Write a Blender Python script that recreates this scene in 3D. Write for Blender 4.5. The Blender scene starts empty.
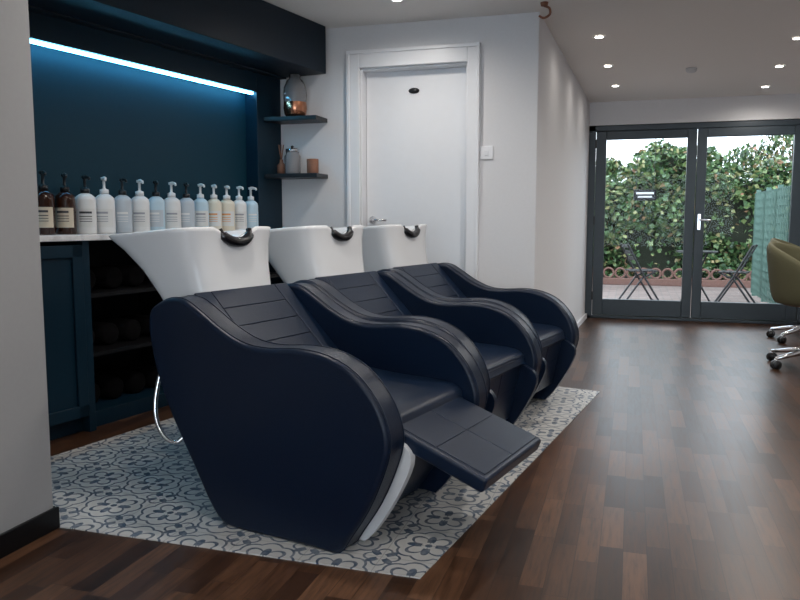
import bpy, bmesh, math, random
from mathutils import Vector, Matrix
random.seed(7)
D=bpy.data
SC=bpy.context.scene
SC.view_settings.view_transform='Standard'

# ---------------------------------------------------------------- helpers
def link(o,parent=None):
    SC.collection.objects.link(o)
    if parent: o.parent=parent
    return o
def empty(name,loc=(0,0,0),rz=0):
    o=D.objects.new(name,None); o.location=loc; o.rotation_euler=(0,0,rz); o.empty_display_size=.1
    return link(o)
def mesh_obj(name,bm,mat=None,parent=None,smooth=False,bevel=0,seg=3,loc=None,rz=None,ang=40):
    me=D.meshes.new(name); bmesh.ops.recalc_face_normals(bm,faces=bm.faces); bm.to_mesh(me); bm.free()
    if mat:
        for m in (mat if isinstance(mat,(list,tuple)) else [mat]): me.materials.append(m)
    o=D.objects.new(name,me); link(o,parent)
    if loc: o.location=loc
    if rz is not None: o.rotation_euler=(0,0,rz)
    if smooth:
        for p in me.polygons: p.use_smooth=True
    if bevel:
        b=o.modifiers.new('b','BEVEL'); b.width=bevel; b.segments=seg; b.limit_method='ANGLE'; b.angle_limit=math.radians(ang)
        for p in me.polygons: p.use_smooth=True
        w=o.modifiers.new('w','WEIGHTED_NORMAL'); w.keep_sharp=False
    return o
def addbox(bm,a,b,M=None):
    vs=[]
    for z in (a[2],b[2]):
        for x,y in ((a[0],a[1]),(b[0],a[1]),(b[0],b[1]),(a[0],b[1])):
            v=Vector((x,y,z)); vs.append(bm.verts.new(M@v if M else v))
    for f in ((0,1,2,3),(4,5,6,7),(0,1,5,4),(1,2,6,5),(2,3,7,6),(3,0,4,7)):
        bm.faces.new([vs[i] for i in f])
def box(name,a,b,mat,parent=None,bevel=0,seg=2,M=None):
    bm=bmesh.new(); addbox(bm,a,b,M); return mesh_obj(name,bm,mat,parent,bevel=bevel,seg=seg)
def boxes(name,lst,mat,parent=None,bevel=0,M=None):
    bm=bmesh.new()
    for a,b in lst: addbox(bm,a,b,M)
    return mesh_obj(name,bm,mat,parent,bevel=bevel,seg=2)
def lathe(bm,prof,c=(0,0,0),n=32,mi=0):
    rings=[]
    for r,z in prof:
        if r<1e-5: rings.append([bm.verts.new((c[0],c[1],c[2]+z))])
        else: rings.append([bm.verts.new((c[0]+r*math.cos(2*math.pi*i/n),c[1]+r*math.sin(2*math.pi*i/n),c[2]+z)) for i in range(n)])
    for A,B in zip(rings,rings[1:]):
        for i in range(n):
            j=(i+1)%n
            if len(A)==1 and len(B)==1: continue
            if len(A)==1: f=bm.faces.new((A[0],B[i],B[j]))
            elif len(B)==1: f=bm.faces.new((A[i],A[j],B[0]))
            else: f=bm.faces.new((A[i],A[j],B[j],B[i]))
            f.material_index=mi
def tube(bm,pts,r,n=10,closed=False):
    pts=[Vector(p) for p in pts]; rings=[]; N=len(pts); up=None
    for i,p in enumerate(pts):
        if closed: t=pts[(i+1)%N]-pts[i-1]
        else: t=(pts[min(i+1,N-1)]-pts[max(i-1,0)])
        t.normalize()
        if up is None:
            up=Vector((0,0,1)) if abs(t.z)<.9 else Vector((1,0,0))
        s=t.cross(up)
        if s.length<1e-4: s=t.cross(Vector((0,1,0)))
        s.normalize(); up=s.cross(t).normalized()
        rr=r[i] if isinstance(r,(list,tuple)) else r
        rings.append([bm.verts.new(p+s*rr*math.cos(2*math.pi*k/n)+up*rr*math.sin(2*math.pi*k/n)) for k in range(n)])
    L=list(zip(rings,rings[1:]))
    if closed: L.append((rings[-1],rings[0]))
    for A,B in L:
        for k in range(n): bm.faces.new((A[k],A[(k+1)%n],B[(k+1)%n],B[k]))
    if not closed:
        bm.faces.new(rings[0]); bm.faces.new(rings[-1][::-1])
def catmull(pts,sub=4,closed=True):
    out=[];n=len(pts)
    rng=range(n) if closed else range(n-1)
    for i in rng:
        g=lambda k: Vector(pts[k%n]) if closed else Vector(pts[max(0,min(n-1,k))])
        p0,p1,p2,p3=g(i-1),g(i),g(i+1),g(i+2)
        for s in range(sub):
            t=s/sub
            out.append(.5*((2*p1)+(-p0+p2)*t+(2*p0-5*p1+4*p2-p3)*t*t+(-p0+3*p1-3*p2+p3)*t**3))
    if not closed: out.append(Vector(pts[-1]))
    return out
def prism(bm,prof,y0,y1):
    A=[bm.verts.new((p[0],y0,p[1])) for p in prof]; B=[bm.verts.new((p[0],y1,p[1])) for p in prof]
    bm.faces.new(A); bm.faces.new(B[::-1]); n=len(A)
    for i in range(n): bm.faces.new((A[i],A[(i+1)%n],B[(i+1)%n],B[i]))

# ---------------------------------------------------------------- materials
def mat(name,col=(.5,.5,.5),rough=.5,metal=0,spec=None,**k):
    m=D.materials.new(name); m.use_nodes=True; b=m.node_tree.nodes['Principled BSDF']
    b.inputs['Base Color'].default_value=(*col,1); b.inputs['Roughness'].default_value=rough; b.inputs['Metallic'].default_value=metal
    if spec is not None: b.inputs['Specular IOR Level'].default_value=spec
    return m
class NT:
    def __init__(s,m): s.nt=m.node_tree; s.b=s.nt.nodes['Principled BSDF']
    def n(s,t,**k):
        x=s.nt.nodes.new(t)
        for a,v in k.items(): setattr(x,a,v)
        return x
    def l(s,a,b): s.nt.links.new(a,b)
    def math(s,op,a,b=None,c=None):
        x=s.n('ShaderNodeMath',operation=op)
        for i,v in enumerate((a,b,c)):
            if v is None: continue
            if isinstance(v,(int,float)): x.inputs[i].default_value=v
            else: s.l(v,x.inputs[i])
        return x.outputs[0]
    def mix(s,f,a,b,bt='MIX'):
        x=s.n('ShaderNodeMix',data_type='RGBA',blend_type=bt)
        for i,v in ((0,f),(6,a),(7,b)):
            if isinstance(v,(int,float)): x.inputs[i].default_value=v
            elif isinstance(v,tuple): x.inputs[i].default_value=(*v,1)
            else: s.l(v,x.inputs[i])
        return x.outputs[2]
    def noise(s,scale,vec=None,detail=4,rough=.5):
        x=s.n('ShaderNodeTexNoise'); x.inputs['Scale'].default_value=scale; x.inputs['Detail'].default_value=detail; x.inputs['Roughness'].default_value=rough
        if vec is not None: s.l(vec,x.inputs['Vector'])
        return x.outputs[0]
    def bump(s,h,st=.1,d=.01):
        x=s.n('ShaderNodeBump'); x.inputs['Strength'].default_value=st; x.inputs['Distance'].default_value=d
        s.l(h,x.inputs['Height']); s.l(x.outputs[0],s.b.inputs['Normal'])
    def obj(s): return s.n('ShaderNodeTexCoord').outputs['Object']
    def ramp(s,f,stops):
        x=s.n('ShaderNodeValToRGB'); e=x.color_ramp.elements
        while len(e)<len(stops): e.new(.5)
        for i,(p,c) in enumerate(stops): e[i].position=p; e[i].color=(*c,1)
        s.l(f,x.inputs[0]); return x.outputs[0]

def textured(name,col,rough,scale=30,st=.08,var=.06,spec=None):
    m=mat(name,col,rough,spec=spec); t=NT(m); o=t.obj(); n=t.noise(scale,o)
    c=t.mix(n,tuple(x*(1-var) for x in col),tuple(min(1,x*(1+var)) for x in col)); t.l(c,t.b.inputs['Base Color']); t.bump(n,st,.005)
    return m
M_wall=textured('wall_paint',(.70,.69,.70),.75,60,.05,.03)
M_pillar=textured('pillar_paint',(.34,.335,.335),.75,60,.05,.03)
M_ceil=textured('ceiling_paint',(.80,.77,.74),.8,50,.03,.02)
M_white=textured('white_gloss_paint',(.80,.80,.82),.35,20,.02,.02)
M_blue=textured('teal_blue_paint',(.0025,.018,.034),.4,40,.03,.08,spec=.3)
M_bluepanel=textured('blue_back_panel',(.0025,.034,.055),.55,40,.03,.08,spec=.25)
M_bulk=textured('bulkhead_paint',(.0035,.011,.021),.5,40,.03,.08,spec=.25)
M_lea=textured('navy_leather',(.0028,.0090,.0250),.34,260,.18,.15,spec=.30)
M_lea2=textured('navy_leather_seat',(.0040,.0120,.0310),.32,260,.18,.15,spec=.34)
M_cer=mat('white_ceramic',(.76,.76,.77),.12)
M_gel=mat('black_gel',(.006,.006,.008),.2)
M_shell=textured('white_shell',(.60,.61,.63),.3,40,.02,.02)
M_chrome=mat('chrome',(.75,.75,.77),.15,1)
M_dkframe=textured('slate_frame_paint',(.032,.047,.060),.4,40,.03,.08)
M_base=mat('dark_skirting',(.005,.005,.006),.4,spec=.3)
M_black=mat('black_metal',(.01,.01,.012),.4)
M_brown=mat('amber_bottle',(.030,.009,.004),.12)
M_blkpl=mat('black_plastic',(.012,.012,.014),.3)
M_olive=textured('olive_fabric',(.105,.098,.050),.8,150,.2,.1)
M_tan=textured('tan_fabric',(.20,.12,.08),.8,150,.2,.1)
M_copper=mat('copper',(.55,.24,.14),.22,1)
M_wood=textured('candle_wood',(.22,.09,.05),.6,60,.1,.2)
M_grey=mat('grey_plastic',(.55,.55,.56),.35)

def marble():
    m=mat('marble_top',(.8,.8,.82),.2); t=NT(m); o=t.obj(); n=t.noise(5,o,8,.65)
    c=t.ramp(n,[(.35,(.45,.46,.48)),(.5,(.78,.78,.79)),(1,(.85,.85,.86))]); t.l(c,t.b.inputs['Base Color']); return m
M_marble=marble()

def floor_mat():
    m=mat('walnut_strip_floor',(.1,.05,.03),.3,spec=.4); t=NT(m)
    o=t.obj(); sep=t.n('ShaderNodeSeparateXYZ'); t.l(o,sep.inputs[0])
    W,L=.072,.36
    col=t.math('FLOOR',t.math('DIVIDE',sep.outputs[0],W))
    wn=t.n('ShaderNodeTexWhiteNoise',noise_dimensions='1D'); t.l(col,wn.inputs['W'])
    yy=t.math('ADD',t.math('DIVIDE',sep.outputs[1],L),t.math('MULTIPLY',wn.outputs[0],7.3))
    row=t.math('FLOOR',yy)
    cmb=t.n('ShaderNodeCombineXYZ'); t.l(col,cmb.inputs[0]); t.l(row,cmb.inputs[1])
    w2=t.n('ShaderNodeTexWhiteNoise',noise_dimensions='2D'); t.l(cmb.outputs[0],w2.inputs['Vector'])
    base=t.ramp(w2.outputs[0],[(0,(.036,.0150,.0075)),(.35,(.060,.0260,.0130)),(.7,(.088,.0400,.0205)),(1,(.130,.0630,.0340))])
    mp=t.n('ShaderNodeMapping'); t.l(o,mp.inputs[0]); mp.inputs['Scale'].default_value=(28,2.2,1)
    va=t.n('ShaderNodeVectorMath',operation='ADD'); t.l(mp.outputs[0],va.inputs[0])
    sc=t.n('ShaderNodeVectorMath',operation='SCALE'); t.l(w2.outputs['Color'],sc.inputs[0]); sc.inputs['Scale'].default_value=20; t.l(sc.outputs[0],va.inputs[1])
    g=t.noise(2.5,va.outputs[0],8,.65)
    gr=t.ramp(g,[(.3,(.38,.38,.38)),(.55,(1,1,1)),(.8,(1.3,1.25,1.2))])
    c=t.mix(1.0,base,gr,'MULTIPLY')
    big=t.noise(1.3,o,3,.5); c=t.mix(1.0,c,t.ramp(big,[(.3,(.82,.82,.82)),(.7,(1.15,1.15,1.15))]),'MULTIPLY')
    fx=t.math('FRACT',t.math('DIVIDE',sep.outputs[0],W)); fy=t.math('FRACT',yy)
    ex=t.math('LESS_THAN',t.math('MINIMUM',fx,t.math('SUBTRACT',1,fx)),.018)
    ey=t.math('LESS_THAN',t.math('MINIMUM',fy,t.math('SUBTRACT',1,fy)),.0035)
    e=t.math('MAXIMUM',ex,ey)
    c=t.mix(t.math('MULTIPLY',e,.6),c,(.010,.005,.003)); t.l(c,t.b.inputs['Base Color'])
    r=t.math('ADD',t.math('MULTIPLY',g,.20),.24); t.l(r,t.b.inputs['Roughness'])
    t.bump(t.math('SUBTRACT',t.math('MULTIPLY',g,.3),e),.12,.003)
    return m
M_floor=floor_mat()

def tile_mat():
    m=mat('encaustic_tiles',(.6,.6,.6),.4); t=NT(m); o=t.obj(); sep=t.n('ShaderNodeSeparateXYZ'); t.l(o,sep.inputs[0])
    S=.24
    def cell(off):
        x=t.math('SUBTRACT',t.math('FRACT',t.math('ADD',t.math('DIVIDE',sep.outputs[0],S),off)),.5)
        y=t.math('SUBTRACT',t.math('FRACT',t.math('ADD',t.math('DIVIDE',sep.outputs[1],S),off)),.5)
        r=t.math('SQRT',t.math('ADD',t.math('MULTIPLY',x,x),t.math('MULTIPLY',y,y)))
        a=t.math('ARCTAN2',y,x); return x,y,r,a
    def band(v,c,w): return t.math('LESS_THAN',t.math('ABSOLUTE',t.math('SUBTRACT',v,c)),w)
    x,y,r,a=cell(0.0)
    c4=t.math('ABSOLUTE',t.math('COSINE',t.math('MULTIPLY',a,2)))
    s4=t.math('ABSOLUTE',t.math('SINE',t.math('MULTIPLY',a,2)))
    c8=t.math('ABSOLUTE',t.math('COSINE',t.math('MULTIPLY',a,4)))
    pet=band(r,t.math('ADD',t.math('MULTIPLY',s4,.26),.07),.026)
    pet2=t.math('MULTIPLY',t.math('LESS_THAN',r,t.math('MULTIPLY',t.math('POWER',c4,2.2),.30)),t.math('GREATER_THAN',r,.10))
    ring=band(r,t.math('ADD',t.math('MULTIPLY',c8,.06),.40),.019)
    dot=t.math('LESS_THAN',r,.05)
    x2,y2,r2,a2=cell(.5)
    s42=t.math('ABSOLUTE',t.math('SINE',t.math('MULTIPLY',a2,2)))
    c42=t.math('ABSOLUTE',t.math('COSINE',t.math('MULTIPLY',a2,2)))
    q1=t.math('MULTIPLY',t.math('LESS_THAN',r2,t.math('MULTIPLY',t.math('POWER',s42,1.6),.24)),t.math('GREATER_THAN',r2,.07))
    q2=band(r2,t.math('ADD',t.math('MULTIPLY',c42,.1),.14),.018)
    p=pet
    for q in (pet2,ring,dot,q1,q2): p=t.math('MAXIMUM',p,q)
    n=t.noise(38,o,5,.65); n2=t.noise(6,o,3,.5)
    fac=t.math('MULTIPLY',p,t.math('ADD',t.math('MULTIPLY',n,1.3),.22))
    f2=t.n('ShaderNodeClamp'); t.l(fac,f2.inputs[0])
    bg=t.mix(n2,(.50,.49,.47),(.62,.61,.59))
    c=t.mix(f2.outputs[0],bg,(.060,.095,.150))
    ed=t.math('MINIMUM',t.math('SUBTRACT',.5,t.math('ABSOLUTE',x)),t.math('SUBTRACT',.5,t.math('ABSOLUTE',y)))
    gr=t.math('LESS_THAN',ed,.007)
    c=t.mix(t.math('MULTIPLY',gr,.5),c,(.25,.25,.25)); t.l(c,t.b.inputs['Base Color'])
    t.bump(t.math('SUBTRACT',1,gr),.2,.002)
    return m
M_tile=tile_mat()

def brick_mat():
    m=mat('patio_brick',(.3,.2,.17),.8); t=NT(m); o=t.obj(); b=t.n('ShaderNodeTexBrick'); t.l(o,b.inputs['Vector'])
    b.inputs['Scale'].default_value=2.2; b.inputs['Color1'].default_value=(.13,.085,.072,1); b.inputs['Color2'].default_value=(.22,.16,.14,1); b.inputs['Mortar'].default_value=(.07,.07,.06,1)
    n=t.noise(1.5,o); c=t.mix(t.math('MULTIPLY',n,.6),b.outputs[0],(.19,.16,.15)); t.l(c,t.b.inputs['Base Color']); return m
M_brick=brick_mat()
M_terracotta=textured('terracotta_brick',(.13,.065,.05),.8,20,.1,.3)
def leaf_mat():
    m=mat('ivy_leaf',(.05,.1,.03),.4); t=NT(m); g=t.n('ShaderNodeNewGeometry')
    c=t.ramp(g.outputs['Random Per Island'],[(0,(.016,.045,.018)),(.4,(.05,.11,.038)),(.75,(.12,.19,.07)),(.92,(.26,.26,.11)),(1,(.26,.13,.08))]); t.l(c,t.b.inputs['Base Color']); return m
M_leaf=leaf_mat()
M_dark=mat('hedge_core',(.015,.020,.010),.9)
M_trel=textured('green_trellis_paint',(.075,.14,.115),.7,30,.05,.1)
def glass_mat():
    m=D.materials.new('window_glass'); m.use_nodes=True; nt=m.node_tree; nt.nodes.clear()
    o=nt.nodes.new('ShaderNodeOutputMaterial'); mx=nt.nodes.new('ShaderNodeMixShader'); tr=nt.nodes.new('ShaderNodeBsdfTransparent'); gl=nt.nodes.new('ShaderNodeBsdfGlossy'); fr=nt.nodes.new('ShaderNodeFresnel')
    gl.inputs['Roughness'].default_value=.01; fr.inputs[0].default_value=1.16; tr.inputs[0].default_value=(.96,.985,1,1)
    nt.links.new(fr.outputs[0],mx.inputs[0]); nt.links.new(tr.outputs[0],mx.inputs[1]); nt.links.new(gl.outputs[0],mx.inputs[2]); nt.links.new(mx.outputs[0],o.inputs[0]); return m
M_glass=glass_mat()
def emis(name,col,st):
    m=D.materials.new(name); m.use_nodes=True; b=m.node_tree.nodes['Principled BSDF']; b.inputs['Base Color'].default_value=(*col,1)
    b.inputs['Emission Color'].default_value=(*col,1); b.inputs['Emission Strength'].default_value=st; return m
M_led=emis('cyan_led_strip',(.15,.62,1),26)
M_lamp=emis('downlight_lens',(1,.95,.85),30)

# ---------------------------------------------------------------- camera
cam=D.cameras.new('camera'); co=D.objects.new('camera',cam); link(co)
cam.sensor_width=36; cam.lens=760/800*36; cam.clip_start=.05
co.location=(0,0,1.05); co.rotation_euler=(math.radians(90)-math.atan(80/760),0,math.radians(17)); SC.camera=co

# ---------------------------------------------------------------- room shell
YD=4.95; YF=8.36; CZ=2.343; CF=2.27; XR=2.75; YB=-2.6
bm=bmesh.new(); addbox(bm,(-3.6,YB,-.1),(XR,YF+.1,0)); mesh_obj('floor',bm,M_floor)
bm=bmesh.new()
addbox(bm,(-3.6,YB,CZ),(XR,YD,CZ+.12))
vs=[bm.verts.new(v) for v in ((-1,YD,CZ),(XR,YD,CZ),(XR,YF+.15,CF),(-1,YF+.15,CF),(-1,YD,CZ+.12),(XR,YD,CZ+.12),(XR,YF+.15,CF+.12),(-1,YF+.15,CF+.12))]
for f in ((0,1,2,3),(4,5,6,7),(0,1,5,4),(1,2,6,5),(2,3,7,6),(3,0,4,7)): bm.faces.new([vs[i] for i in f])
mesh_obj('ceiling',bm,M_ceil)
box('wall_left',(-3.6,YB,0),(-1.865,2.05,CZ),M_pillar)
boxes('baseboard_left',[((-1.865,YB,0),(-1.85,2.064,.075)),((-2.0,2.05,0),(-1.865,2.064,.075))],M_base,bevel=.004)
box('wall_alcove',(-3.6,2.05,0),(-3.45,YD+.1,CZ),M_wall)
DL,DR,DT=-1.795,-1.054,2.065
boxes('wall_back',[((-3.45,YD,0),(DL,YD+.16,CZ)),((DR,YD,0),(-.605,YD+.16,CZ)),((DL,YD,DT),(DR,YD+.16,CZ))],M_wall)
bm=bmesh.new(); q=[(-.603,YD+.01),(-.475,YF),(-.62,YF),(-.75,YD+.01)]
A=[bm.verts.new((x,y,0)) for x,y in q]; B=[bm.verts.new((x,y,CZ+.02)) for x,y in q]
bm.faces.new(A);bm.faces.new(B)
for i in range(4): bm.faces.new((A[i],A[(i+1)%4],B[(i+1)%4],B[i]))
mesh_obj('wall_corridor',bm,M_wall)
bm=bmesh.new(); q=[(-.605,YD-.012),(-.458,YF),(-.48,YF),(-.62,YD-.012)]
A=[bm.verts.new((x+.008,y,0)) for x,y in q]; B=[bm.verts.new((x+.008,y,.05)) for x,y in q]
bm.faces.new(A);bm.faces.new(B)
for i in range(4): bm.faces.new((A[i],A[(i+1)%4],B[(i+1)%4],B[i]))
mesh_obj('baseboard_corridor',bm,M_white)
boxes('baseboard_back',[((-.98,YD-.014,0),(-.605,YD,.1)),((-2.1,YD-.014,0),(-1.875,YD,.1))],M_white)
FL,FR,FT=-.475,1.66,2.035
boxes('wall_far',[((-.62,YF,0),(FL,YF+.14,CF+.05)),((FR,YF,0),(XR,YF+.14,CF+.05)),((FL,YF,FT),(FR,YF+.14,CF+.05))],M_wall)
box('wall_right',(XR,YB,0),(XR+.12,YF+.1,CZ),M_wall)
boxes('wall_front',[((-1.865,YB-.12,0),(-1.3,YB,CZ)),((2.3,YB-.12,0),(XR,YB,CZ)),((-1.3,YB-.12,0),(2.3,YB,.35)),((-1.3,YB-.12,2.2),(2.3,YB,CZ))],M_wall)
w=empty('window_1'); boxes('frame',[((-1.3,YB-.1,.35),(-1.24,YB-.02,2.2)),((2.24,YB-.1,.35),(2.3,YB-.02,2.2)),((.47,YB-.1,.35),(.53,YB-.02,2.2)),((-1.24,YB-.1,.35),(2.24,YB-.02,.41)),((-1.24,YB-.1,2.14),(2.24,YB-.02,2.2))],M_dkframe,w)
box('glass',(-1.24,YB-.065,.41),(2.24,YB-.06,2.14),M_glass,w)

# white door + casing
boxes('trim_1',[((-1.872,YD-.025,0),(DL,YD,DT+.1)),((DR,YD-.025,0),(-.983,YD,DT+.1)),((DL,YD-.025,DT),(DR,YD,DT+.1)),
 ((-1.885,YD-.032,0),(-1.862,YD,DT+.112)),((-.993,YD-.032,0),(-.972,YD,DT+.112)),((-1.885,YD-.034,DT+.09),(-.972,YD,DT+.114)),
 ((DL,YD,0),(DL+.012,YD+.15,DT)),((DR-.012,YD,0),(DR,YD+.15,DT)),((DL,YD,DT-.012),(DR,YD+.15,DT))],M_white,bevel=.004)
d=empty('door_1'); box('leaf',(DL+.015,YD+.085,.008),(DR-.015,YD+.125,DT-.015),M_white,d,bevel=.003)
bm=bmesh.new(); lathe(bm,[(0,0),(.026,0),(.026,.008),(.012,.012),(.011,.05),(0,.05)],n=20)
bmesh.ops.rotate(bm,verts=bm.verts,matrix=Matrix.Rotation(math.radians(90),3,'X')); bmesh.ops.translate(bm,verts=bm.verts,vec=(DL+.06,YD+.085,1.05))
tube(bm,[(DL+.06,YD+.04,1.05),(DL+.10,YD+.036,1.05),(DL+.17,YD+.04,1.048)],.009)
mesh_obj('lever_handle',bm,M_chrome,d,smooth=True)
bm=bmesh.new(); lathe(bm,[(0,0),(.034,0),(.034,.006),(0,.008)],n=28); bmesh.ops.scale(bm,verts=bm.verts,vec=(1.1,.55,1)); bmesh.ops.rotate(bm,verts=bm.verts,matrix=Matrix.Rotation(math.radians(90),3,'X')); bmesh.ops.translate(bm,verts=bm.verts,vec=(-1.44,YD+.084,1.915))
mesh_obj('oval_sign',bm,M_blkpl,d,smooth=True)
e=empty('light_switch'); box('plate',(-.968,YD-.01,1.44),(-.882,YD,1.526),M_white,e,bevel=.004); box('rocker',(-.937,YD-.015,1.465),(-.913,YD-.009,1.5),M_white,e,bevel=.002)

# french doors
d=empty('door_2'); fr=[((FL,YF+.02,0),(FL+.07,YF+.1,FT)),((FR-.07,YF+.02,0),(FR,YF+.1,FT)),((FL,YF+.02,FT-.06),(FR,YF+.1,FT)),((FL,YF+.02,0),(FR,YF+.1,.035))]
boxes('frame',fr,M_dkframe,d,bevel=.006)
def leaf(nm,x0,x1,g0,g1):
    boxes(nm,[((x0,YF+.01,.04),(g0,YF+.07,1.972)),((g1,YF+.01,.04),(x1,YF+.07,1.972)),((g0,YF+.01,.04),(g1,YF+.07,.21)),((g0,YF+.01,1.885),(g1,YF+.07,1.972))],M_dkframe,d,bevel=.006)
    box(nm+'_glass',(g0,YF+.037,.21),(g1,YF+.043,1.885),M_glass,d)
leaf('leaf_left',-.40,.592,-.295,.50); leaf('leaf_right',.598,1.585,.69,1.485)
bm=bmesh.new(); addbox(bm,(.625,YF-.0,.95),(.655,YF+.012,1.11)); tube(bm,[(.64,YF+.01,1.05),(.64,YF-.045,1.05),(.69,YF-.048,1.05),(.75,YF-.045,1.048)],.008); mesh_obj('handle',bm,M_chrome,d,bevel=.002)
boxes('hinges',[((-.41,YF+.0,z),(-.395,YF+.015,z+.09)) for z in (.2,1.0,1.8)]+[((1.58,YF+.0,z),(1.597,YF+.015,z+.09)) for z in (.2,1.0,1.8)],M_black,d)

# patterned tile area (flush tiles, slightly skewed)
bm=bmesh.new()
q=[(-1.9,2.063),(-.569,2.061),(-.165,4.739),(-.40,4.80),(-.62,4.93),(-2.05,4.93),(-2.47,2.55),(-2.2,2.07)]
A=[bm.verts.new((x,y,0.0)) for x,y in q]; B=[bm.verts.new((x,y,.004)) for x,y in q]; bm.faces.new(B); n=len(q)
for i in range(n): bm.faces.new((A[i],A[(i+1)%n],B[(i+1)%n],B[i]))
mesh_obj('patterned_tile_floor',bm,M_tile)

# ---------------------------------------------------------------- joinery (local: x = outward w, y = along u)
JR=math.radians(-10); JO=(-2.386,4.95,0)
J=empty('backwash_cabinet',JO,JR)
L0=-2.85
W=.16
boxes('carcass',[((-.4,L0,.08),(W-.02,L0+.02,.95)),((-.4,-1.87,0),(W-.0,-1.83,.95)),((-.4,-.03,0),(W,-.0,.95)),
   ((-.38,L0,.0),(W-.05,0,.08))],M_blue,J,bevel=.002)
boxes('open_shelves',[((-.4,L0,0),(-.38,0,.95)),((-.38,-1.83,.36),(W-.06,0,.38)),((-.38,-1.83,.66),(W-.06,0,.68)),((-.38,-1.0,.0),(W-.03,-.97,.95)),((-.38,-1.829,.08),(W-.03,-1.82,.95))],M_base,J)
def shaker(nm,y0,y1,z0,z1):
    s=.06
    boxes(nm,[((W-.02,y0,z0),(W-.005,y1,z1)),((W-.01,y0,z0),(W+.008,y0+s,z1)),((W-.01,y1-s,z0),(W+.008,y1,z1)),((W-.01,y0,z0),(W+.008,y1,z0+s)),((W-.01,y0,z1-s),(W+.008,y1,z1))],M_blue,J,bevel=.003)
shaker('cabinet_door',-2.33,-1.875,.085,.93); shaker('cabinet_door_b',-2.8,-2.335,.085,.93)
box('countertop',(-.4,L0,.95),(W+.025,0,.98),M_marble,J,bevel=.004)
bm=bmesh.new()
for (z,ys) in ((.08,[-1.7,-1.54,-1.38,-1.22]),(.38,[-1.72,-1.56,-1.4,-1.22]),(.68,[-1.7,-1.52,-1.36])):
    for y in ys:
        r=.06; tube(bm,[(-.30,y,z+r),(-.25,y,z+r),(W-.18,y,z+r),(W-.17,y,z+r)],[r*.8,r,r,r*.8],14)
mesh_obj('rolled_towels',bm,textured('towel_black',(.004,.0035,.004),.95,200,.4,.3,spec=.1),J,smooth=True)

U=empty('alcove_surround',JO,JR)
boxes('back_panel',[((-.40,L0,.981),(-.10,0,1.97))],M_bluepanel,U)
boxes('pilaster',[((-.10,-.27,.981),(0,-.0,2.03))],M_blue,U,bevel=.003)
boxes('fascia',[((-.10,L0,1.90),(0,-.27,2.03))],M_blue,U,bevel=.003)
boxes('bulkhead',[((-.4,L0,2.03),(.38,-.005,CZ-.003)),((-.2,L0,2.02),(.06,-.01,2.06))],M_bulk,U,bevel=.003)
box('led_strip',(-.045,L0,1.886),(-.027,-.272,1.8995),M_led,U)

# bottles
def bottle(i,y,body,pump,lab,h,r):
    o=empty('pump_bottle')
    c=Matrix.Rotation(JR,4,'Z'); p=Matrix.Translation(JO)@c@Vector((.055,y,.9805)); o.location=p; o.rotation_euler=(0,0,JR+random.uniform(-.35,.2))
    hb=h*.70
    bm=bmesh.new(); lathe(bm,[(0,0),(r*.93,0),(r,.006),(r,hb*.82),(r*.93,hb*.90),(r*.6,hb*.97),(r*.36,hb),(0,hb)],n=28); mesh_obj('body',bm,body,o,smooth=True)
    bm=bmesh.new(); lathe(bm,[(r*.0,hb),(r*.45,hb),(r*.45,hb+.022),(r*.22,hb+.026),(.007,hb+.03),(.007,h-.018),(.014,h-.016),(.015,h-.003),(.0,h)],n=18)
    tube(bm,[(0,0,h-.008),(.02,-.006,h-.007),(.048,-.014,h-.012),(.052,-.015,h-.022)],[.010,.009,.007,.006],8); mesh_obj('pump',bm,pump,o,smooth=True)
    if lab:
        bm=bmesh.new(); n=14; a0=-1.9;a1=.4; R=r+.0008
        g=[[bm.verts.new((R*math.cos(a0+(a1-a0)*k/n),R*math.sin(a0+(a1-a0)*k/n),z)) for k in range(n+1)] for z in (hb*.16,hb*.62)]
        for k in range(n): bm.faces.new((g[0][k],g[0][k+1],g[1][k+1],g[1][k]))
        mesh_obj('label',bm,lab[0],o,smooth=True)
        bm=bmesh.new(); R+=.0008; a0=-1.35;a1=-.15
        for z0,z1 in ((.5,.55),(.42,.44),(.36,.375),(.3,.315)):
            g=[[bm.verts.new((R*math.cos(a0+(a1-a0)*k/n),R*math.sin(a0+(a1-a0)*k/n),hb*z)) for k in range(n+1)] for z in (z0,z1)]
            for k in range(n): bm.faces.new((g[0][k],g[0][k+1],g[1][k+1],g[1][k]))
        mesh_obj('label_text',bm,lab[1],o,smooth=True)
bw=mat('bottle_white',(.80,.80,.80),.35); bb=mat('bottle_pale_blue',(.52,.68,.78),.35); bg=mat('bottle_grey_blue',(.52,.58,.64),.35); bc=mat('bottle_cream',(.76,.70,.58),.35); wp=mat('white_pump',(.78,.78,.78),.35)
lk=mat('label_kraft',(.66,.58,.46),.6); lw=mat('label_white',(.74,.74,.73),.6); ink=mat('label_ink',(.05,.05,.06),.6); ink2=mat('label_ink_grey',(.35,.36,.4),.6); lo=mat('label_orange',(.75,.35,.12),.6)
specs=[(M_brown,M_blkpl,(lk,ink),.300,.047),(M_brown,M_blkpl,(lk,ink),.295,.047),(bw,M_blkpl,(lw,ink),.29,.050),(bw,wp,(lw,ink2),.29,.050),(bg,M_blkpl,(bg,bw),.288,.046),(bw,wp,(lw,ink2),.287,.050),(bb,M_blkpl,(bg,bw),.287,.046),(bw,wp,(lw,ink2),.285,.050),(bg,M_blkpl,(bg,bw),.285,.046),(bb,wp,(lw,ink2),.285,.047),(bc,wp,(lw,lo),.285,.047),(bc,wp,(lw,lo),.284,.050),(bw,wp,(lw,ink2),.284,.047),(bb,wp,(bb,bw),.284,.047)]
for i,sp in enumerate(specs):
    y0=(2.99-4.95)/math.cos(JR); bottle(i,y0+i*.1185/math.cos(JR),*sp)

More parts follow.
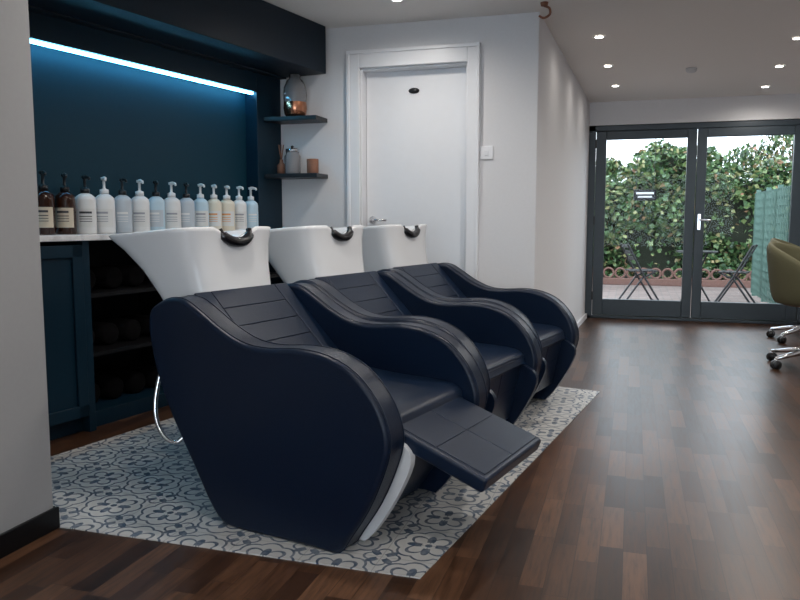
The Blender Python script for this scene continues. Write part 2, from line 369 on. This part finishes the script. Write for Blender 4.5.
# shelves on back wall with ornaments
for nm,z in (('wall_shelf',1.715),('wall_shelf',1.335)):
    bm=bmesh.new(); q=[(-2.385,YD),(-2.035,YD),(-2.035,YD-.2),(-2.42,YD-.2)]
    A=[bm.verts.new((x,y,z)) for x,y in q]; B=[bm.verts.new((x,y,z+.028)) for x,y in q]; bm.faces.new(A);bm.faces.new(B)
    for i in range(4): bm.faces.new((A[i],A[(i+1)%4],B[(i+1)%4],B[i]))
    mesh_obj(nm,bm,M_black,bevel=.002)
o=empty('copper_vase',(-2.225,4.84,1.7435))
bm=bmesh.new(); lathe(bm,[(0,0),(.058,0),(.073,.02),(.080,.06),(.077,.10)],n=32); mesh_obj('copper_base',bm,M_copper,o,smooth=True)
M_smoke=mat('smoked_glass',(.42,.41,.42),.08); M_smoke.node_tree.nodes['Principled BSDF'].inputs['Transmission Weight'].default_value=.6
bm=bmesh.new(); lathe(bm,[(.077,.10),(.081,.15),(.075,.20),(.055,.245),(.038,.258),(.041,.282),(.030,.282),(.028,.255)],n=32); mesh_obj('smoked_glass_top',bm,M_smoke,o,smooth=True)
o=empty('glass_jar',(-2.25,4.84,1.3635)); bm=bmesh.new(); lathe(bm,[(0,0),(.05,0),(.055,.01),(.055,.12),(.045,.135),(.045,.15),(0,.15)],n=28); mesh_obj('jar',bm,M_smoke,o,smooth=True)
bm=bmesh.new(); lathe(bm,[(0,.15),(.047,.15),(.047,.17),(.01,.175),(.012,.19),(0,.195)],n=28); mesh_obj('lid',bm,M_chrome,o,smooth=True)
o=empty('candle_holder',(-2.11,4.86,1.3635)); bm=bmesh.new(); lathe(bm,[(0,0),(.038,0),(.04,.01),(.04,.10),(.036,.10),(.034,.07),(0,.07)],n=28); mesh_obj('cup',bm,M_wood,o,smooth=True)
o=empty('reed_diffuser',(-2.33,4.83,1.3635)); bm=bmesh.new(); lathe(bm,[(0,0),(.03,0),(.03,.06),(.012,.08),(.012,.1),(0,.1)],n=20)
for k in range(5): tube(bm,[(0,0,.08),(.02*math.cos(k*1.3),.02*math.sin(k*1.3),.2)],.002,6)
mesh_obj('bottle_and_reeds',bm,M_wood,o,smooth=True)

# ---------------------------------------------------------------- backwash chairs
ARM=[(-.335,.715),(-.30,.748),(-.235,.775),(-.165,.772),(-.10,.74),(0,.680),(.10,.640),(.2,.632),(.32,.640),(.43,.628),(.53,.585),(.605,.510),(.645,.43),(.652,.36),(.625,.27),(.575,.16),(.51,.06),(.465,.002),(.38,.001),(.2,.001),(.02,.001),(-.055,.05),(-.14,.19),(-.225,.33),(-.29,.46),(-.335,.62)]
def chair(loc,extended):
    C=empty('backwash_chair',loc,math.radians(-12.5))
    prof=catmull(ARM,3)
    for nm,y0,y1 in (('arm_panel_near',-.01,.105),('arm_panel_far',.645,.75)):
        bm=bmesh.new(); prism(bm,prof,y0,y1); mesh_obj(nm,bm,M_lea,C,bevel=.017,seg=4,ang=50)
        for yy in (y0+.018,y1-.018):
            bm=bmesh.new(); tube(bm,[(p[0],yy,p[1]) for p in prof],.0026,6,True); mesh_obj(nm+'_piping',bm,M_lea,C,smooth=True)
    PL=catmull([(.0,.03),(.45,.012),(.50,.012),(.565,.09),(.640,.22),(.668,.31),(.62,.36),(.5,.38),(.1,.38)],3)
    for nm,y0,y1 in (('shell_near',.106,.135),('shell_far',.615,.644)):
        bm=bmesh.new(); prism(bm,PL,y0,y1); mesh_obj(nm,bm,M_shell if (extended and nm=='shell_near') else M_lea,C,bevel=.006,seg=2)
    bm=bmesh.new(); prism(bm,[(-.05,.006),(.42,.006),(.50,.12),(.55,.38),(-.15,.38)],.136,.614); mesh_obj('plinth',bm,M_lea,C,bevel=.01)
    bm=bmesh.new(); prism(bm,catmull([(-.33,.68),(-.31,.5),(-.22,.30),(-.08,.02),(.0,.02),(-.02,.3),(-.05,.5),(-.20,.70)],3),.106,.644); mesh_obj('back_shell',bm,M_shell,C,bevel=.01)
    p0=Vector((-.225,.785)); p1=Vector((.085,.475)); dv=(p1-p0); Ls=dv.length; dv.normalize(); nv=Vector((-dv.y,dv.x)) 
    if nv.y<0: nv=-nv
    bm=bmesh.new(); th=.085
    prism(bm,[tuple(p0-nv*th),tuple(p1-nv*th),tuple(p1-nv*.012),tuple(p0-nv*.012)],.108,.642); mesh_obj('backrest_core',bm,M_lea,C,bevel=.01)
    N=5
    bm=bmesh.new()
    for k in range(N):
        a=p0+dv*(Ls*k/N+.0004); b=p0+dv*(Ls*(k+1)/N-.0004)
        for y0,y1 in ((.108,.19),(.192,.558),(.56,.642)):
            if y1-y0<.1 and k>0: continue
            bb_=b if y1-y0>.1 else p1
            prism(bm,[tuple(a-nv*.05),tuple(bb_-nv*.05),tuple(bb_),tuple(a)],y0,y1)
    mesh_obj('backrest_pads',bm,M_lea2,C,bevel=.004,seg=3)
    bm=bmesh.new(); prism(bm,catmull([(.02,.38),(.02,.46),(.08,.475),(.3,.455),(.52,.445),(.585,.425),(.60,.39),(.58,.36),(.3,.35)],3),.11,.64); mesh_obj('seat_cushion',bm,M_lea2,C,bevel=.018,seg=3,ang=50)
    if extended: a=Vector((.565,.405)); b=Vector((.915,.278))
    else: a=Vector((.60,.42)); b=Vector((.535,.10))
    dv=(b-a); Lf=dv.length; dv.normalize(); nv=Vector((-dv.y,dv.x)); 
    if (nv.y<0 if extended else nv.x<0): nv=-nv
    bm=bmesh.new(); prism(bm,[tuple(a-nv*.05),tuple(b-nv*.05),tuple(b),tuple(a)],.125,.625); mesh_obj('footrest',bm,M_lea2,C,bevel=.012,seg=4)
    bm=bmesh.new()
    for t0,t1 in ((.04,.48),(.483,.95)):
        q0=a+dv*Lf*t0; q1=a+dv*Lf*t1
        for y0,y1 in ((.15,.374),(.376,.60)):
            prism(bm,[tuple(q0-nv*.01),tuple(q1-nv*.01),tuple(q1+nv*.003),tuple(q0+nv*.003)],y0,y1)
    mesh_obj('footrest_quilting',bm,M_lea2,C,bevel=.003,seg=2)
    if extended:
        boxes('footrest_hinge',[((.50,.20,.30),(.62,.23,.36)),((.50,.52,.30),(.62,.55,.36))],M_blkpl,C,bevel=.005)
    n=64; rings=[]; bm=bmesh.new()
    def ring(cx,ax,ay,z,e,notch,back=0):
        R=[]
        for k in range(n):
            t=2*math.pi*k/n; cc,ss=math.cos(t),math.sin(t)
            x=ax*abs(cc)**(2/e)*(1 if cc>=0 else -1); y=ay*abs(ss)**(2/e)*(1 if ss>=0 else -1)
            zz=z
            if x>0: zz-=notch*math.exp(-(y/.075)**4)
            zz+=back*(x/ax)
            R.append(bm.verts.new((cx+x,.375+y,zz)))
        return R
    S=[(-.305,.11,.19,.60,5,0),(-.325,.120,.203,.68,5,0),(-.362,.140,.214,.76,5,.0),(-.412,.170,.230,.86,5,.0,.006),(-.457,.202,.250,.94,5.5,.02,.013),(-.484,.229,.264,.985,6,.045,.018),(-.490,.235,.268,.998,6,.05,.018),
       (-.490,.229,.262,1.003,6,.05,.018),(-.489,.214,.247,.998,6,.05,.018),(-.485,.202,.235,.975,4.5,.04,.010),(-.465,.165,.205,.90,3,.02),(-.45,.11,.15,.83,2.5,0),(-.45,.04,.05,.81,2,0)]
    for q in S: rings.append(ring(*q))
    for A,B in zip(rings,rings[1:]):
        for k in range(n): bm.faces.new((A[k],A[(k+1)%n],B[(k+1)%n],B[k]))
    bm.faces.new(rings[0][::-1]); bm.faces.new(rings[-1])
    mesh_obj('basin',bm,M_cer,C,smooth=True)
    bm=bmesh.new(); tube(bm,catmull([(-.268,.290,1.010),(-.258,.30,.986),(-.248,.335,.966),(-.248,.375,.960),(-.248,.415,.966),(-.258,.45,.986),(-.268,.46,1.010)],4,False),[.012]*4+[.020]*17+[.012]*4,12); mesh_obj('neck_rest',bm,M_gel,C,smooth=True)
    bm=bmesh.new(); tube(bm,catmull([(-.33,.20,.66),(-.38,.12,.55),(-.40,.08,.42),(-.39,.06,.32),(-.35,.06,.25),(-.30,.08,.23),(-.26,.13,.30)],5,False),.009,10); mesh_obj('waste_hose',bm,M_chrome,C,smooth=True)
    bm=bmesh.new(); lathe(bm,[(0,0),(.02,0),(.02,.04),(.015,.05),(0,.055)],c=(-.63,.375,.91),n=16); tube(bm,[(-.63,.375,.955),(-.60,.375,.97),(-.56,.375,.955)],.009); mesh_obj('mixer_tap',bm,M_chrome,C,smooth=True)
    return C
P0=Vector((-1.312,2.240,.004)); H=Vector((.139,.990,0))
for k in range(3):
    chair(tuple(P0+H*.835*k),k==0)

# ---------------------------------------------------------------- salon chairs at right
def office(loc,rz,m1,m2):
    C=empty('salon_swivel_chair',loc,rz)
    bm=bmesh.new()
    for k in range(5):
        a=2*math.pi*k/5+.35; c,s=math.cos(a),math.sin(a)
        tube(bm,[(.02*c,.02*s,.12),(.16*c,.16*s,.10),(.30*c,.30*s,.075)],[.024,.019,.014],10)
        tube(bm,[(.30*c,.30*s,.075),(.30*c,.30*s,.05)],.012,8)
    lathe(bm,[(0,.08),(.04,.08),(.04,.14),(.028,.16),(.028,.30),(.02,.30),(.02,.42),(.10,.43),(.10,.44),(0,.44)],n=24)
    mesh_obj('star_base',bm,M_chrome,C,smooth=True)
    bm=bmesh.new()
    for k in range(5):
        a=2*math.pi*k/5+.35; c,s=math.cos(a),math.sin(a); t=Vector((-s,c,0))
        for sg in (-1,1):
            p=Vector((.30*c,.30*s,.031))+t*sg*.014; tube(bm,[p-t*.009,p+t*.009],.031,16)
    mesh_obj('casters',bm,M_blkpl,C,smooth=True)
    bm=bmesh.new(); lathe(bm,[(0,.44),(.20,.445),(.245,.47),(.25,.50),(.23,.525),(0,.53)],n=32); mesh_obj('seat',bm,m2,C,smooth=True)
    bm=bmesh.new(); n=28; rows=[]
    for i in range(n+1):
        u=i/n; a=math.radians(70+220*u); edge=math.sin(math.pi*u)**.6
        top=.62+.28*edge
        r0,r1=.25,.31
        col=[]
        for r,z in ((r0*.92,.46),(r0,.50),(r0+.01,.5+(top-.5)*.5),(r0+.03,top-.02),(r0+.045,top),(r1+.03,top-.02),(r1,.5+(top-.5)*.5),(r1-.02,.50),(r0,.45)):
            col.append(bm.verts.new((r*math.cos(a),r*math.sin(a),z)))
        rows.append(col)
    for A,B in zip(rows,rows[1:]):
        m=len(A)
        for k in range(m): bm.faces.new((A[k],A[(k+1)%m],B[(k+1)%m],B[k]))
    bm.faces.new(rows[0]); bm.faces.new(rows[-1])
    o=mesh_obj('bucket_back',bm,m1,C,smooth=True); sd=o.modifiers.new('s','SUBSURF'); sd.levels=1; sd.render_levels=1
office((1.25,6.0,0),math.radians(-25),M_olive,M_tan)
office((1.47,7.3,0),math.radians(-15),M_olive,M_tan)

# ---------------------------------------------------------------- ceiling fittings
def downlight(x,y,en):
    z=CZ if y<YD else CZ+(CF-CZ)*(y-YD)/(YF+.15-YD)
    o=empty('downlight',(x,y,z))
    bm=bmesh.new(); lathe(bm,[(.028,-.004),(.042,-.006),(.045,-.001),(.045,.0)],n=28); mesh_obj('bezel',bm,M_white,o,smooth=True)
    bm=bmesh.new(); lathe(bm,[(0,-.004),(.029,-.004)],n=24); mesh_obj('lens',bm,M_lamp,o)
    L=D.lights.new('spot','SPOT'); L.energy=en; L.spot_size=math.radians(172); L.spot_blend=1.0; L.shadow_soft_size=.05; L.color=(1,.95,.89)
    lo=D.objects.new('spot',L); link(lo,o); lo.location=(0,0,-.03)
for x,y,en in ((-.27,5.66,4),(-.24,6.62,4),(-.2,7.5,4),(1.06,6.07,42),(1.10,7.0,42),(1.13,7.9,24),(-1.37,4.42,30),(-1.37,2.6,46),(-.3,3.6,48),(1.1,3.4,50),(-.3,1.2,40),(1.1,1.0,42),(-.3,-1.0,40),(1.3,-1.0,42),(1.1,4.9,48)):
    downlight(x,y,en)
o=empty('smoke_alarm',(.42,6.9,CZ-.045)); bm=bmesh.new(); lathe(bm,[(0,-.03),(.03,-.03),(.042,-.02),(.045,.004),(0,.004)],n=28); mesh_obj('housing',bm,M_grey,o,smooth=True)
o=empty('ceiling_hook',(-.55,4.75,CZ)); bm=bmesh.new(); lathe(bm,[(0,-.02),(.02,-.02),(.024,0),(0,0)],n=20); tube(bm,catmull([(0,0,-.02),(.03,0,-.035),(.034,0,-.07),(0,0,-.09),(-.03,0,-.075)],4,False),.007,8); mesh_obj('hook',bm,M_wood,o,smooth=True)

# ---------------------------------------------------------------- garden
box('patio_ground',(-6,YF+.14,-.14),(8,17,-.10),M_brick)
box('ground',(-12,17,-.2),(14,30,-.12),M_brick)
def hedge():
    o=empty('ivy_hedge'); bm=bmesh.new()
    def top(x): return 1.95+.26*math.sin(x*1.1+.6)+.16*math.sin(x*2.7)+.10*math.sin(x*6.1)
    core=bmesh.new(); n=60; F=[];B=[]
    for i in range(n+1):
        x=-4+10*i/n; F.append((core.verts.new((x,14.75,-.1)),core.verts.new((x,14.75,top(x)-.12)))); B.append((core.verts.new((x,15.4,-.1)),core.verts.new((x,15.4,top(x)-.12))))
    for i in range(n):
        core.faces.new((F[i][0],F[i+1][0],F[i+1][1],F[i][1])); core.faces.new((B[i][0],B[i+1][0],B[i+1][1],B[i][1])); core.faces.new((F[i][1],F[i+1][1],B[i+1][1],B[i][1]))
    mesh_obj('hedge_core',core,M_dark,o)
    for i in range(20000):
        x=random.uniform(-3.5,6); tz=top(x); z=random.uniform(.0,tz+.1*random.random()) ; 
        if math.sin(x*2.3+1)*math.sin(z*2.9+x)>.45 and z<1.4 and random.random()<.85: continue
        y=14.7-.4*abs(math.sin(x*3.1+z*2.3)*math.sin(z*3.7+x))-random.uniform(0,.12)
        if random.random()<.12: y=random.uniform(14.7,15.3); z=tz-.1+random.uniform(0,.22)
        s=random.uniform(.030,.068); M=Matrix.Translation((x,y,z))@Matrix.Rotation(random.uniform(0,6.3),4,'Z')@Matrix.Rotation(random.uniform(.3,1.5),4,'X')@Matrix.Rotation(random.uniform(0,6.3),4,'Z')
        pts=[(0,-s,0),(s*.8,-s*.2,s*.1),(s*.35,s*.5,0),(0,s,-.1*s),(-s*.35,s*.5,0),(-s*.8,-s*.2,s*.1)]
        bm.faces.new([bm.verts.new(M@Vector(p)) for p in pts])
    mesh_obj('ivy_leaves',bm,M_leaf,o)
hedge()
o=empty('garden_tree'); bm=bmesh.new(); tube(bm,[(.2,18,-.1),(.3,18,1.5),(.15,18,2.6)],[.12,.1,.06]); tube(bm,[(3.4,18,-.1),(3.3,18,1.5),(3.2,18,2.6)],[.12,.1,.06])
for k in range(26):
    bx,bz=random.choice([(.2,2.2),(3.2,2.3)]); a=random.uniform(-1.2,1.2); l=random.uniform(.5,1.1)
    tube(bm,[(bx,18,bz-.4),(bx+l*.5*math.sin(a),18+random.uniform(-.2,.2),bz-.4+l*.6*math.cos(a)),(bx+l*1.2*math.sin(a),18+random.uniform(-.3,.3),bz-.4+l*1.1*math.cos(a))],[.03,.016,.006],6)
mesh_obj('trunk',bm,M_wood,o)
bm=bmesh.new()
for i in range(4200):
    cx,cz,rr=random.choice([(.7,2.4,.45),(3.3,2.7,.8),(2.4,2.3,.6),(-.6,2.2,.4)]); v=Vector((random.gauss(0,1),random.gauss(0,1),random.gauss(0,1))).normalized()*rr*random.random()**.4
    s=random.uniform(.03,.07); M=Matrix.Translation((cx+v.x,18+v.y,cz+v.z*.6))@Matrix.Rotation(random.uniform(0,6.3),4,'Z')@Matrix.Rotation(random.uniform(.2,1.6),4,'X')
    bm.faces.new([bm.verts.new(M@Vector(p)) for p in ((0,-s,0),(s*.6,0,0),(0,s,0),(-s*.6,0,0))])
mesh_obj('foliage',bm,M_leaf,o)
o=empty('garden_edging'); box('low_wall',(-3,14.05,-.1),(5,14.2,.02),M_terracotta,o,bevel=.01)
bm=bmesh.new()
for i in range(34):
    x=-2.6+i*.2
    tube(bm,[(x+.085*math.cos(a),14.12,.11+.085*math.sin(a)) for a in [2*math.pi*k/14 for k in range(14)]],.022,6,True)
mesh_obj('scalloped_tops',bm,M_terracotta,o)
box('planting_bed',(-3,14.2,-.1),(5,14.75,.0),M_dark,o)
o=empty('trellis_fence'); bm=bmesh.new()
for y in [9.0+.9*i for i in range(5)]: addbox(bm,(1.76,y,-.1),(1.82,y+.06,1.5))
for i in range(34): 
    y=9.0+i*.11; addbox(bm,(1.745,y,-.05),(1.757,y+.025,1.45))
for i in range(14): addbox(bm,(1.757,9.0,.0+i*.11),(1.768,12.7,.025+i*.11))
mesh_obj('trellis',bm,M_trel,o)
def bistro_chair(x,y,rz):
    o=empty('folding_bistro_chair',(x,y,-.1),rz); bm=bmesh.new()
    for sy in (-.19,.19):
        tube(bm,[(-.25,sy,.0),(.0,sy,.40),(.22,sy,.82)],.014,8); tube(bm,[(.25,sy*.9,.0),(.0,sy*.9,.36),(-.18,sy*.9,.45)],.014,8)
    for k in range(5): addbox(bm,(-.2+k*.075,-.2,.445),(-.145+k*.075,.2,.46))
    for z in (.6,.68,.77): addbox(bm,(.10+(z-.6)*.55,-.19,z),(.12+(z-.6)*.55,.19,z+.045))
    tube(bm,[(-.25,-.19,.02),(-.25,.19,.02)],.01,8); tube(bm,[(.25,-.17,.02),(.25,.17,.02)],.01,8)
    mesh_obj('frame_and_slats',bm,M_black,o)
bistro_chair(.10,11.1,math.radians(195)); bistro_chair(1.34,11.1,math.radians(-15))
o=empty('bistro_table',(.86,11.4,-.1)); bm=bmesh.new(); lathe(bm,[(0,.70),(.28,.70),(.28,.72),(0,.72)],n=32)
for k in range(3):
    a=k*2.1+.4; tube(bm,[(.22*math.cos(a),.22*math.sin(a),0),(.03*math.cos(a+3),.03*math.sin(a+3),.4),(.18*math.cos(a+3),.18*math.sin(a+3),.70)],.014,8)
mesh_obj('table_frame',bm,M_black,o)
o=empty('reflected_sign',(.12,9.6,1.28)); boxes('board',[((-.13,-.01,0),(.13,.01,.13))],M_black,o,bevel=.004)  # added board standing in for a sign reflected in the door glass
boxes('lettering',[((-.10,-.013,.075),(.10,-.0095,.10)),((-.08,-.013,.035),(.08,-.0095,.055))],M_white,o)
bm=bmesh.new(); tube(bm,[(-.1,0,.13),(-.1,0,.9)],.003,6); tube(bm,[(.1,0,.13),(.1,0,.9)],.003,6); tube(bm,[(-.7,0,.9),(1.7,0,.9)],.012,8); mesh_obj('wires',bm,M_black,o)

# ---------------------------------------------------------------- world
w=D.worlds.new('overcast_sky'); SC.world=w; w.use_nodes=True; nt=w.node_tree; bgN=nt.nodes['Background']
bgN.inputs[0].default_value=(.84,.92,1,1); bgN.inputs[1].default_value=4.4
